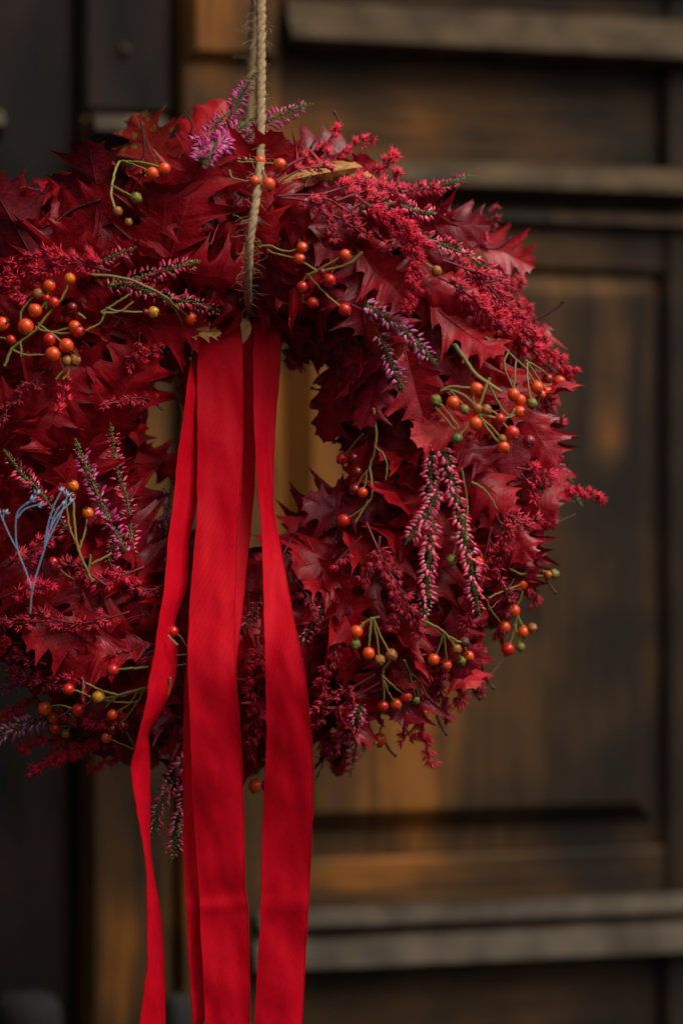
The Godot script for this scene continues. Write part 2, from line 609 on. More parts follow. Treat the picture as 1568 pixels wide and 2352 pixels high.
func make_curled() -> void:
	for k in [0, 2, 3, 5, 9, 0, 2, 1]:
		for i in 3:
			curled.append(oak_leaf(900 + curled.size() * 7, 1.0, rng.randf_range(0.7, 1.0), rng.randf_range(1.2, 2.2) * (1.0 if rng.randf() < 0.35 else -1.0), rng.randf_range(-0.3, 0.5), rng.randf_range(0.05, 0.12), leaf_mats[k]))


func leaf_frame(p: Vector3, n: Vector3, d: Vector3, tilt: float, roll: float, size: float) -> Transform3D:
	var y := (d - n * d.dot(n)).normalized()
	var yy := (y * cos(tilt) + n * sin(tilt)).normalized()
	var z := (n * cos(tilt) - y * sin(tilt)).normalized()
	var x := yy.cross(z).normalized()
	var b := Basis(x, yy, z).rotated(yy, roll)
	return Transform3D(b.scaled_local(Vector3(size, size, size)), p - yy * size * 0.45)


# place and outward direction on the ring: th round the ring, phi round the tube (0 faces the viewer, positive is outward)
func ring_at(th: float, phi: float) -> Array:
	var c := core(th)
	var o := Vector3(cos(th), sin(th), 0)
	var t := Vector3(sin(th), -cos(th), 0)
	var r := tube_at(th) * K
	var p := G(c.x, c.y, 0.0) + o * r * sin(phi) + Vector3(0, 0, 0.055 * cos(phi))
	var n := (o * sin(phi) + Vector3(0, 0, cos(phi))).normalized()
	var e := (o * cos(phi) - Vector3(0, 0, sin(phi))).normalized()
	return [p, n, t, e]


func make_wreath() -> void:
	wreath = node("autumn_wreath", self, W)
	tag(wreath, "round wreath of dark red oak leaves with orange rose hips and heather sprigs", "wreath")
	make_leaf_kinds()
	make_curled()
	# the straw ring under the leaves
	var bed := MB.new()
	var nt := 72
	var np := 20
	for i in nt + 1:
		for j in np + 1:
			var q := ring_at(TAU * i / nt, TAU * j / np)
			bed.pt(q[0] - q[1] * 0.012, Vector2.ZERO, Color(0.035, 0.006, 0.006))
	for i in nt:
		for j in np:
			var a := i * (np + 1) + j
			bed.quad(a, a + np + 1, a + np + 2, a + 1)
	put("wreath_ring", bed.mesh(paint(0.9, 0.2)), wreath)

	# leaves laid clockwise, each row over the foot of the next
	var rest := MB.new()
	var laid := 0
	var small := 0
	var rows := 46
	for i in rows:
		for j in 8:
			var th := PI / 2 - TAU * (i + rng.randf_range(-0.45, 0.45)) / rows
			var phi := deg_to_rad(-66.0 + 24.0 * j + rng.randf_range(-12, 12))
			var q := ring_at(th, phi)
			var p: Vector3 = q[0]
			var u := p.x / K + BASE_U
			var fan := phi * (0.42 if phi > 0.0 else 0.12) + rng.randfn(0.0, 0.40)
			var d: Vector3 = q[2] * cos(fan) + q[3] * sin(fan)
			var size := rng.randf_range(0.058, 0.090) if cos(th) < 0.2 else rng.randf_range(0.052, 0.078)
			if tube_at(th) < 190.0:
				size *= 0.9
			var kind: int = [0, 0, 0, 1, 1, 2, 3, 3, 3, 4, 5, 8, 9, 9, 0, 2][rng.randi() % 16]
			if rng.randf() < 0.03:
				kind = 7
			var low := rng.randf() < 0.30
			var lift := rng.randf_range(-0.006, 0.002) if low else rng.randf_range(0.002, 0.010)
			var tilt := deg_to_rad(rng.randfn(13.0, 8.0))
			if phi > 1.2:
				tilt += 0.15
			elif phi < -0.7:
				tilt = minf(tilt, 0.08)
			var f := leaf_frame(p + q[1] * lift, q[1], d, tilt, rng.randfn(0.0, 0.42), size)
			var ms: Mesh = leaf_meshes[kind][rng.randi() % 7]
			if u < -150.0 or low:
				add_to(rest, ms, f)
				continue
			if laid < 175:
				put("oak_leaf", ms, wreath, f)
				laid += 1
			else:
				add_to(rest, ms, f)
	# smaller, curled leaves on top
	for i in 150:
		var th := PI / 2 - TAU * (i + rng.randf()) / 150.0
		var phi := rng.randf_range(-0.9, 1.35)
		var q := ring_at(th, phi)
		var p: Vector3 = q[0]
		if p.x / K + BASE_U < -60.0:
			continue
		var fan := phi * (0.5 if phi > 0.0 else 0.1) + rng.randfn(0.0, 0.5)
		var d: Vector3 = q[2] * cos(fan) + q[3] * sin(fan)
		var f := leaf_frame(p + q[1] * rng.randf_range(0.006, 0.014), q[1], d, deg_to_rad(rng.randfn(16.0, 10.0)), rng.randfn(0.0, 0.6), rng.randf_range(0.036, 0.058))
		var ms: Mesh = curled[rng.randi() % curled.size()]
		if small < 85:
			put("oak_leaf", ms, wreath, f)
			small += 1
		else:
			add_to(rest, ms, f)
	tag(put("oak_leaves", rest.mesh(leaf_mats[1]), wreath), "", "", "", "stuff")

	hero_leaves()
	leaf_stalks()
	make_heather()
	make_plumes()
	make_hips()
	make_small_things()


func add_to(m: MB, src: Mesh, f: Transform3D) -> void:
	var a := src.surface_get_arrays(0)
	var off := m.v.size()
	var vv: PackedVector3Array = a[Mesh.ARRAY_VERTEX]
	var tt: PackedVector2Array = a[Mesh.ARRAY_TEX_UV]
	for i in vv.size():
		m.pt(f * vv[i], tt[i])
	for i in a[Mesh.ARRAY_INDEX]:
		m.idx.push_back(off + i)


# leaves that stand out one by one: place, heading in degrees (0 right, 90 up), length on the grid, kind, tilt, lift, roll
func hero_leaves() -> void:
	var list := [
		[235, 485, 98, 290, 4, 24, 0.014, 0.1], [105, 430, 215, 240, 2, 10, 0.022, 0.5], [415, 315, 58, 290, 5, 25, 0.004, 0.0], [345, 345, 112, 220, 7, 25, 0.006, -0.3], [725, 408, 20, 260, 6, 4, 0.020, 0.5, 0.42],
		[800, 402, 10, 130, 6, 5, 0.016, 0.2, 0.6], [440, 470, 70, 300, 0, 24, 0.020, 0.2], [380, 545, 82, 280, 1, 22, 0.014, 0.2], [1010, 680, -22, 172, 2, 14, 0.024, 0.2], [1055, 765, -42, 213, 0, 16, 0.024, -0.2],
		[860, 880, -98, 221, 3, 18, 0.020, 0.2], [945, 885, -72, 180, 2, 16, 0.022, 0.0], [770, 890, -110, 240, 3, 20, 0.016, 0.3], [1025, 985, 198, 180, 5, 14, 0.026, 0.2], [1225, 985, -58, 196, 2, 10, 0.014, 0.4],
		[880, 650, -50, 205, 0, 14, 0.020, 0.1], [1030, 500, -8, 188, 9, 16, 0.014, 0.1], [760, 1240, 172, 230, 9, 5, 0.004, 0.3], [750, 1310, 184, 240, 3, 4, 0.002, -0.2], [800, 1180, 162, 210, 9, 6, 0.010, 0.2],
		[760, 1390, 196, 210, 3, 6, 0.006, 0.3], [255, 1500, 196, 240, 2, 8, 0.026, 0.5], [375, 750, -12, 210, 2, 10, 0.024, 0.1], [452, 764, -6, 108, 6, 0, 0.052, -0.3, 0.55], [265, 950, 62, 330, 0, 16, 0.018, 0.1],
		[1150, 1200, -52, 205, 2, 14, 0.018, 0.1], [1090, 1100, -42, 196, 0, 12, 0.020, -0.2], [1205, 1290, -72, 188, 9, 14, 0.008, 0.2], [935, 1490, -95, 164, 1, 14, 0.020, 0.3], [1050, 1470, -78, 172, 3, 14, 0.018, 0.1],
		[775, 1370, -62, 240, 0, 12, 0.016, 0.2], [672, 790, -108, 110, 7, 5, 0.002, 0.4], [352, 1055, -28, 150, 5, 5, 0.004, 0.6], [420, 870, -82, 150, 5, 8, 0.012, 0.6], [842, 770, -75, 131, 7, 10, 0.020, 0.7],
		[775, 1760, -92, 120, 5, 5, 0.0, 0.3], [265, 1735, -40, 190, 7, 4, 0.010, 0.1], [190, 1440, 190, 230, 0, 12, 0.020, 0.4], [560, 420, 60, 260, 2, 20, 0.014, 0.8], [690, 350, 35, 230, 9, 16, 0.008, 0.1],
		[620, 640, -80, 190, 4, 8, 0.016, 0.2], [470, 640, -10, 230, 0, 10, 0.020, 0.2], [90, 960, 40, 320, 1, 12, 0.018, 0.2], [60, 560, 120, 320, 4, 20, 0.016, 0.1], [1150, 560, -20, 180, 2, 12, 0.008, 0.1], [850, 1150, 215, 164, 3, 12, 0.018, 0.1]]
	for l in list:
		var p := G(l[0], l[1], skin(l[0], l[1]) + l[6])
		var a := deg_to_rad(l[2])
		var th := atan2(-(l[1] - 1022.0) / 490.0, (l[0] - 528.0) / 465.0)
		var c := core(th)
		var off := Vector2(l[0] - c.x, -(l[1] - c.y)) / tube_at(th)
		off = off.limit_length(0.85) * 0.7
		var n := Vector3(off.x, off.y, 1.0).normalized()
		var f := leaf_frame(p, n, Vector3(cos(a), sin(a), 0), deg_to_rad(l[5]), l[7], l[3] * K)
		if l.size() > 8:
			f.basis = f.basis.scaled_local(Vector3(l[8], 1, 1))
		put("oak_leaf", leaf_meshes[l[4]][rng.randi() % 7], wreath, f)


func leaf_stalks() -> void:
	var m := paint(0.5)
	for s in ["318,372 325,330 318,266", "398,402 425,320 436,275 428,255", "776,300 780,270 766,240", "1228,730 1265,712 1290,695 1301,684", "1240,1290 1268,1345 1285,1366", "1005,1650 1015,1675 1031,1697",
			"880,1700 895,1730 912,1747", "398,915 408,940 406,980", "130,525 170,490 238,468", "15,470 35,420 90,430", "700,440 720,400 740,375", "745,865 735,890 712,886", "1110,1520 1120,1560 1140,1590", "1080,1560 1095,1600 1108,1615", "1250,980 1285,960 1280,945", "660,1320 640,1300 668,1240", "440,838 452,850 466,845", "1180,535 1150,560 1120,560"]:
		var path := run(pairs(s), 0.014, 5)
		var b := MB.new()
		var rad := even(path.size(), 0.00085, 0.0007)
		rad[rad.size() - 1] = 0.0011
		rad[rad.size() - 2] = 0.0010
		b.tube(path, rad, 6, Color(0.10, 0.012, 0.016), Color(0.06, 0.010, 0.012))
		put("leaf_stalk", b.mesh(m), wreath)


# ---------------------------------------------------------------- heather
func bell_mesh(mat: Material, length: float, base: Color, mid: Color, tip: Color, sd: int) -> ArrayMesh:
	var b := MB.new()
	b.spindle(Vector3.ZERO, Vector3.UP, bell_rings(length, base, mid, tip), 7)
	return b.mesh(mat)


func bell_rings(l: float, base: Color, mid: Color, tip: Color) -> Array:
	return [[0.0, 0.02 * l, base], [0.10 * l, 0.12 * l, base], [0.26 * l, 0.18 * l, base.lerp(mid, 0.6)], [0.52 * l, 0.185 * l, mid], [0.75 * l, 0.14 * l, mid.lerp(tip, 0.6)], [0.92 * l, 0.065 * l, tip], [1.0 * l, 0.0, tip]]


func make_heather() -> void:
	var mat := paint(0.5)
	var green := paint(0.6)
	var pink := [Color(0.92, 0.72, 0.70), Color(0.88, 0.06, 0.17), Color(0.70, 0.018, 0.09)]
	var rose := [Color(0.82, 0.40, 0.42), Color(0.76, 0.036, 0.13), Color(0.56, 0.015, 0.07)]
	var mauve := [Color(0.72, 0.32, 0.50), Color(0.66, 0.060, 0.27), Color(0.48, 0.024, 0.17)]
	var pale := [Color(0.80, 0.54, 0.64), Color(0.62, 0.13, 0.31), Color(0.44, 0.045, 0.18)]
	# run of the stem from foot to tip, colour, bud length on the grid, lift, crowding, label
	var list := [
		["985,1020 982,1120 985,1230 975,1330 970,1425", pink, 16.5, 0.024, 1.0, "long heather sprig with white-footed pink buds, left one of the hanging pair"],
		["1012,1035 1035,1130 1060,1230 1075,1310 1092,1402", pink, 16.5, 0.026, 1.0, "long heather sprig with deep pink buds, right one of the hanging pair"],
		["1000,1130 975,1180 932,1238", pink, 16, 0.030, 0.8, "short pale-tipped side shoot of the hanging pink heather"],
		["470,385 505,310 545,235 586,166", mauve, 16.5, 0.038, 1.0, "upright purple heather sprig beside the twine at the top"],
		["480,375 560,320 630,270 706,242", mauve, 16.5, 0.038, 1.0, "purple heather sprig leaning behind the twine to the right"],
		["455,350 490,300 520,270", mauve, 16.5, 0.048, 1.0, ""], ["470,400 500,350 530,330", mauve, 16.5, 0.050, 1.0, ""], ["520,350 545,300 580,280", mauve, 16.5, 0.046, 1.0, ""], ["490,395 515,340 560,300", mauve, 16.5, 0.054, 1.0, ""], ["480,330 475,370 485,405", mauve, 16.5, 0.052, 1.0, ""],
		["825,465 900,440 980,425 1084,398", rose, 14.8, 0.020, 0.9, "pink heather sprig reaching out over the upper right rim"],
		["830,490 900,478 960,492 1024,490", rose, 14.8, 0.024, 0.9, ""],
		["930,545 1010,570 1100,610 1188,672", rose, 15.5, 0.024, 1.0, "long pink heather sprig along the upper right shoulder"],
		["838,715 880,735 930,775 988,838", pale, 16.3, 0.024, 1.0, "pale purple heather sprig hanging below the red plume"],
		["868,780 890,825 918,893", pale, 15.5, 0.020, 0.9, ""],
		["228,625 270,605 316,588", rose, 13.3, 0.022, 0.8, ""], ["265,672 350,645 458,615", rose, 14.8, 0.022, 0.9, "pink heather sprig rising to the right at the upper left"], ["300,665 380,690 440,702 508,716", rose, 14.8, 0.024, 1.0, "pink heather sprig pointing to the ribbon tops"],
		["170,1215 110,1130 70,1090 36,1044", rose, 14.1, 0.022, 0.8, "red-pink heather sprig leaning left behind the blue twig"], ["300,1265 255,1180 225,1110 190,1022", mauve, 16.3, 0.024, 1.0, "bright purple heather sprig standing at the left of the opening"],
		["312,1262 300,1160 275,1080 262,984", rose, 14.8, 0.018, 0.9, "crimson heather sprig behind the bright purple one"], ["375,1215 378,1160 386,1106", pale, 14.1, 0.006, 0.7, "small pale heather tip in the opening beside the left ribbon"],
		["1222,1010 1270,1050 1318,1098", pale, 15.5, 0.004, 0.9, "pale purple heather sprig at the right rim"], ["1245,1040 1300,1100 1345,1155", pale, 14.8, 0.0, 0.9, ""],
		["118,1645 60,1665 -20,1702", pale, 18.0, 0.028, 1.0, "pale purple heather sprig poking out at the lower left"], ["432,1735 395,1800 350,1912", pink, 16.5, 0.050, 1.0, "pink heather sprig hanging below the wreath left of the wide ribbon"], ["436,1770 425,1850 398,1962", pink, 16.5, 0.054, 1.0, ""],
		["830,1615 800,1680 726,1765", pink, 16, 0.020, 0.8, "whitish pink heather sprig hanging at the bottom right of the ribbons"], ["826,1630 822,1700 806,1782", pink, 15.5, 0.016, 0.8, ""],
		["745,1395 720,1430 690,1470", rose, 13.3, 0.014, 0.7, ""], ["600,1380 580,1410 570,1450", rose, 13.3, 0.012, 0.8, ""], ["40,1560 20,1580 -20,1600", mauve, 13.3, 0.012, 0.8, ""], ["270,1240 262,1290 300,1330", rose, 12.6, 0.012, 0.7, ""]]
	# shared single buds for the two sprigs nearest the eye
	var singles := []
	for i in 6:
		singles.append(bell_mesh(mat, 1.0, jit(pink[0], 0.12), jit(pink[1], 0.15), jit(pink[2], 0.15), i))
	for n in list.size():
		var l: Array = list[n]
		var s := node("heather_sprig", wreath)
		if l[5]: tag(s, l[5])
		var pts := pairs(l[0])
		var path := run(pts, l[3], 8)
		var b := MB.new()
		b.tube(path, even(path.size(), 0.0008, 0.0004), 5, Color(0.09, 0.055, 0.03), Color(0.10, 0.12, 0.035))
		put("stem", b.mesh(green), s)
		var total := 0.0
		for i in path.size() - 1:
			total += path[i].distance_to(path[i + 1])
		var bells := MB.new()
		var needles := MB.new()
		var bl: float = l[2] * K * 1.1
		var step: float = 6.3 * K / l[4]
		var at := 0.0
		var turn := rng.randf() * TAU
		var seg := 0
		var seg_at := 0.0
		var single := n < 2
		while at < total:
			while seg < path.size() - 2 and at > seg_at + path[seg].distance_to(path[seg + 1]):
				seg_at += path[seg].distance_to(path[seg + 1])
				seg += 1
			var ax := (path[seg + 1] - path[seg]).normalized()
			var p := path[seg].lerp(path[seg + 1], clampf((at - seg_at) / path[seg].distance_to(path[seg + 1]), 0, 1))
			var f := at / total
			var sx := ax.cross(Vector3(0, 0, 1)).normalized()
			var sy := sx.cross(ax)
			var shrink := lerpf(1.0, 0.55, smoothstep(0.75, 1.0, f)) * rng.randf_range(0.72, 1.15)
			for k in 3:
				turn += 2.17 + rng.randf_range(-0.3, 0.3)
				var o := sx * cos(turn) + sy * sin(turn)
				# short green shoots fill between the buds
				for g in 2:
					var og := (sx * cos(turn + 0.5 + g) + sy * sin(turn + 0.5 + g))
					var gc := jit(Color(0.14, 0.215, 0.038), 0.35)
					needles.spike(p + og * bl * 0.08 * g, (og + ax * rng.randf_range(0.5, 1.4)), bl * rng.randf_range(0.35, 0.7), bl * 0.09, gc, jit(Color(0.17, 0.26, 0.055), 0.3))
				if f > 0.965 or (rng.randf() > 0.93):
					continue
				var dir := (o + ax * rng.randf_range(-0.1, 0.95) + Vector3(0, -0.15, 0)).normalized()
				var foot := p + o * bl * rng.randf_range(0.30, 0.75)
				if single and bell_budget > 0 and dir.z > -0.35:
					bell_budget -= 1
					var y := dir
					var x := y.cross(Vector3(0.2, 0.5, 0.84)).normalized()
					put("heather_bell", singles[rng.randi() % 6], s, Transform3D(Basis(x, y, x.cross(y)).scaled_local(Vector3.ONE * bl * shrink), foot))
				else:
					var k0: Color = jit(l[1][0], 0.2)
					var k1: Color = jit(l[1][1], 0.25)
					if rng.randf() < 0.06:
						k0 = Color(0.22, 0.12, 0.06)
						k1 = Color(0.26, 0.11, 0.07)
					elif rng.randf() < 0.25:
						k0 = k0.lerp(k1, 0.8)
					bells.spindle(foot, dir, bell_rings(bl * shrink, k0, k1, jit(l[1][2], 0.25)), 6)
			at += step * rng.randf_range(0.55, 1.55)
		# leafy tip
		var e := path[path.size() - 1]
		var ea := (e - path[path.size() - 2]).normalized()
		for g in 16:
			var o := Vector3(rng.randf_range(-1, 1), rng.randf_range(-1, 1), rng.randf_range(-1, 1))
			needles.spike(e + ea * bl * (0.06 * g - 0.4), ea * 1.1 + o, bl * 0.42, bl * 0.07, Color(0.09, 0.13, 0.028), Color(0.15, 0.21, 0.05))
		tag(put("needles", needles.mesh(green), s), "", "", "", "stuff")
		if bells.v.size():
			tag(put("heather_bells", bells.mesh(mat), s), "", "", "", "stuff")


# ---------------------------------------------------------------- crimson plumes
func make_plumes() -> void:
	var mat := paint(0.55)
	mat.backlight_enabled = true
	mat.backlight = Color(0.25, 0.25, 0.25)
	var hot := [Color(0.66, 0.008, 0.036), Color(0.95, 0.020, 0.072)]
	var soft := [Color(0.50, 0.012, 0.036), Color(0.76, 0.036, 0.074)]
	var dull := [Color(0.36, 0.012, 0.026), Color(0.52, 0.024, 0.045)]
	# run from foot to tip, half width, fullness, colours, lift, label
	var list := [
		["830,480 890,520 935,570 945,640 930,720", 34, 1.5, hot, 0.026, "fluffy bright crimson plume hanging over the upper right"],
		["880,500 930,540 965,580", 30, 1.3, hot, 0.028, ""],
		["620,425 700,362 770,345 850,308", 18, 0.45, hot, 0.014, "thin crimson plume with bare stems at the top of the wreath"],
		["690,360 735,330 775,284", 10, 0.5, hot, 0.012, ""], ["640,440 700,400 760,395", 12, 0.4, soft, 0.022, ""],
		["740,460 830,420 905,348", 26, 0.8, hot, 0.014, "crimson plume reaching up at the upper right rim"], ["770,480 860,440 915,400", 24, 0.9, soft, 0.022, ""], ["800,500 900,440 1005,425", 22, 0.8, soft, 0.020, ""],
		["650,475 720,490 770,565", 18, 0.6, soft, 0.024, ""], ["690,490 760,510 840,560", 10, 0.3, soft, 0.022, ""], ["640,470 740,470 820,520", 10, 0.25, soft, 0.022, ""],
		["1010,610 1090,640 1150,700 1210,760", 42, 1.1, soft, 0.022, "broad crimson plume along the right shoulder"], ["1040,690 1120,730 1220,780 1315,845", 36, 1.2, hot, 0.018, "long crimson plume pointing out at the right rim"], ["1000,650 1070,690 1150,770", 26, 0.8, soft, 0.024, ""], ["1120,600 1170,620 1190,625", 18, 0.8, soft, 0.004, ""], ["1150,650 1200,690 1215,720", 22, 0.9, soft, 0.006, ""],
		["1080,570 1120,530 1150,466", 16, 0.7, dull, -0.01, "soft crimson tip standing off the rim beside the moulding"], ["1090,560 1110,545 1118,540", 14, 0.8, soft, 0.0, ""],
		["1180,1075 1230,1085 1300,1110 1384,1146", 24, 0.9, hot, 0.006, "crimson plume tip standing furthest out at the right"], ["1190,1090 1215,1120 1225,1145", 18, 0.9, hot, 0.012, ""],
		["1120,1160 1180,1190 1270,1192", 26, 0.8, soft, 0.014, ""], ["1130,1180 1150,1240 1140,1330", 26, 0.9, soft, 0.020, "crimson plume hanging beside the right heather sprig"], ["1120,1210 1105,1280 1090,1340", 22, 0.8, soft, 0.018, ""],
		["840,1200 880,1290 920,1360 955,1440", 30, 0.9, soft, 0.022, "rosy plume hanging left of the heather pair"], ["870,1230 860,1280 830,1320", 24, 0.9, soft, 0.022, ""], ["900,1330 915,1380 900,1430", 30, 1.0, soft, 0.020, ""], ["830,1230 790,1270 770,1290", 18, 0.6, soft, 0.018, ""],
		["995,1480 1010,1540 1005,1600", 24, 0.7, soft, 0.016, ""], ["1035,1530 1050,1570 1062,1622", 18, 0.8, hot, 0.012, ""], ["980,1640 975,1690 992,1758", 20, 1.1, hot, 0.006, "crimson plume tip hanging lowest at the bottom right"], ["960,1670 945,1690 925,1705", 16, 0.9, hot, 0.006, ""],
		["870,1560 800,1600 725,1650", 18, 0.5, soft, 0.018, ""], ["860,1540 790,1580 720,1620", 14, 0.4, soft, 0.020, ""],
		["330,1690 220,1715 150,1740 70,1775", 22, 1.0, hot, 0.010, "crimson plume poking out at the bottom left"], ["300,1745 250,1755 200,1778", 14, 0.9, hot, 0.004, ""], ["420,1600 370,1620 340,1640", 22, 0.9, hot, 0.016, ""], ["90,1590 50,1620 0,1650", 18, 0.9, soft, 0.008, ""],
		["270,640 180,620 100,640 10,650", 34, 1.5, hot, 0.022, "fluffy crimson plume across the left side"], ["200,610 120,605 40,625", 24, 1.0, hot, 0.022, ""], ["110,690 70,690 40,665", 24, 1.1, hot, 0.022, ""],
		["370,940 330,915 250,935", 14, 0.6, soft, 0.020, ""], ["130,980 160,930 165,880", 18, 0.7, hot, 0.020, ""], ["395,770 370,800 330,830", 24, 0.9, hot, 0.020, ""], ["330,770 320,810 300,850", 18, 0.8, soft, 0.018, ""],
		["30,1300 80,1270 140,1230", 24, 1.0, soft, 0.020, ""], ["20,1370 70,1350 130,1340", 26, 1.0, hot, 0.020, ""], ["120,1420 60,1425 0,1440", 20, 0.9, soft, 0.022, ""], ["260,1340 200,1300 150,1290", 16, 0.6, soft, 0.022, ""], ["120,1520 50,1500 -20,1515", 18, 0.8, dull, 0.018, ""],
		["1180,770 1240,820 1300,862", 24, 1.0, hot, 0.010, ""], ["1190,700 1225,735 1250,770", 22, 1.0, soft, 0.006, ""], ["1215,880 1260,925 1292,965", 20, 0.8, soft, 0.004, ""], ["1190,1250 1220,1320 1235,1385", 20, 0.7, soft, 0.004, ""], ["1150,1330 1165,1400 1150,1460", 20, 0.7, dull, 0.008, ""],
		["1080,1480 1105,1530 1108,1590", 20, 0.9, soft, 0.008, ""], ["1000,1560 1020,1610 1030,1655", 20, 0.9, soft, 0.010, ""], ["780,1450 745,1530 735,1600", 22, 0.8, soft, 0.012, ""], ["810,1640 775,1690 745,1725", 20, 0.9, soft, 0.010, ""], ["680,1330 720,1380 740,1440", 18, 0.7, dull, 0.012, ""], ["900,1500 930,1560 960,1600", 22, 0.8, soft, 0.012, ""], ["1060,1290 1075,1380 1060,1440", 22, 0.8, soft, 0.014, ""],
		["340,1300 250,1330 170,1325", 24, 0.9, hot, 0.016, ""], ["310,1400 200,1425 90,1405", 26, 0.9, soft, 0.016, ""], ["340,1630 250,1655 150,1640", 24, 1.0, hot, 0.012, ""], ["240,1540 140,1560 30,1545", 24, 0.9, soft, 0.016, ""], ["80,1470 30,1475 -30,1490", 22, 0.9, hot, 0.016, ""], ["120,860 70,910 20,970", 22, 0.7, dull, 0.016, ""], ["380,1480 330,1500 280,1490", 20, 0.8, soft, 0.014, ""], ["180,1690 110,1710 40,1725", 22, 0.9, hot, 0.008, ""], ["400,1330 360,1350 320,1345", 18, 0.8, soft, 0.012, ""],
		["590,1450 600,1520 580,1580", 30, 1.1, hot, 0.010, ""], ["600,1560 590,1640 575,1725", 28, 1.1, soft, 0.008, ""], ["420,1690 400,1720 380,1730", 18, 0.8, hot, 0.010, ""], ["1060,660 1130,650 1195,650", 20, 0.8, soft, 0.018, ""]]
	for l in list:
		var s := node("crimson_plume", wreath)
		if l[5]: tag(s, l[5])
		var path := run(pairs(l[0]), l[4] + 0.006, 8)
		var stem := MB.new()
		var tufts := MB.new()
		stem.tube(path, even(path.size(), 0.00085, 0.0004), 5, Color(0.16, 0.012, 0.022), Color(0.24, 0.016, 0.035))
		var total := 0.0
		for i in path.size() - 1:
			total += path[i].distance_to(path[i + 1])
		var start := 0.30 if l[2] < 0.7 else (0.18 if l[2] < 1.2 else 0.05)
		var count := int(total / K / 8.0 * maxf(l[2], 0.55))
		for k in count:
			var f := start + (1.0 - start) * (k + rng.randf() * 0.7) / count
			var q := f * (path.size() - 1)
			var i := mini(int(q), path.size() - 2)
			var p := path[i].lerp(path[i + 1], q - i)
			var ax := (path[i + 1] - path[i]).normalized()
			var a := rng.randf() * TAU
			var sx := ax.cross(Vector3(0, 0, 1)).normalized()
			var sy := sx.cross(ax)
			var o := sx * cos(a) + sy * sin(a) * 0.6
			var reach: float = l[1] * K * lerpf(1.0, 0.35, f) * rng.randf_range(0.45, 1.25)
			var dir := (ax * 0.9 + o * rng.randf_range(0.5, 1.0) + Vector3(0, -0.12, 0)).normalized()
			var e := p + dir * reach
			stem.tube(PackedVector3Array([p, p.lerp(e, 0.5) + ax * reach * 0.08, e]), PackedFloat32Array([0.0005, 0.0004, 0.0003]), 4, Color(0.20, 0.014, 0.026), Color(0.26, 0.02, 0.04), false)
			var n_t := 1 + int(reach / (11.0 * K))
			for t in n_t:
				var b := e if t == 0 else p.lerp(e, rng.randf_range(0.35, 0.95))
				for h in 9 + int(l[2] * 5.0):
					var sp := (dir + Vector3(rng.randfn(), rng.randfn(), rng.randfn()) * 0.42).normalized()
					var ln := rng.randf_range(12.0, 26.0) * K
					var k0: Color = jit(l[3][0], 0.3)
					tufts.spike(b, sp, ln, rng.randf_range(1.4, 2.5) * K, k0, jit(l[3][1], 0.3))
		put("stem", stem.mesh(mat), s)
		tag(put("florets", tufts.mesh(mat), s), "", "", "", "stuff")


# ---------------------------------------------------------------- rose hips
func hip_mesh(mat: Material, skin_c: Color, wrinkle: float, sd: int) -> ArrayMesh:
	var r := RandomNumberGenerator.new()
	r.seed = sd
	var nz := FastNoiseLite.new()
	nz.seed = sd
	nz.frequency = 1.0
	var b := MB.new()
	var sides := 18
	var rings := 13
	for i in rings + 1:
		var t := PI * i / rings
		for s in sides + 1:
			var a := TAU * s / sides
			var d := Vector3(sin(t) * cos(a), -cos(t), sin(t) * sin(a))
			var rr := 1.0 + wrinkle * nz.get_noise_3d(d.x * 2.2, d.y * 1.2, d.z * 2.2) + wrinkle * 0.35 * nz.get_noise_3d(d.x * 7.0, d.y * 2.0, d.z * 7.0)
			var q := Vector3(d.x, d.y * (1.04 if d.y > 0 else 1.0), d.z) * rr
			var k := skin_c * (1.0 + 0.3 * nz.get_noise_3d(d.x * 1.5 + 5.0, d.y * 1.5, d.z * 1.5))
			k = k.lerp(Color(0.03, 0.018, 0.012), smoothstep(0.90, 0.965, d.y))
			k = k.lerp(Color(0.22, 0.16, 0.03), smoothstep(0.93, 0.99, -d.y))
			b.pt(q, Vector2.ZERO, k)
	for i in rings:
		for s in sides:
			var a := i * (sides + 1) + s
			b.quad(a, a + sides + 1, a + sides + 2, a + 1)
	# the dry crown at the end
	b.spindle(Vector3(0, 0.93, 0), Vector3.UP, [[0.0, 0.32, Color(0.03, 0.02, 0.015)], [0.10, 0.34, Color(0.05, 0.035, 0.025)], [0.20, 0.27, Color(0.07, 0.05, 0.035)], [0.15, 0.15, Color(0.02, 0.014, 0.01)], [0.10, 0.0, Color(0.015, 0.01, 0.01)]], 9)
	for i in 6:
		var a := TAU * i / 6.0 + r.randf()
		b.spike(Vector3(cos(a) * 0.24, 1.05, sin(a) * 0.24), Vector3(cos(a) * 0.6, 1.0, sin(a) * 0.6), r.randf_range(0.12, 0.3), 0.06, Color(0.04, 0.03, 0.02), Color(0.10, 0.07, 0.05))
	return b.mesh(mat)


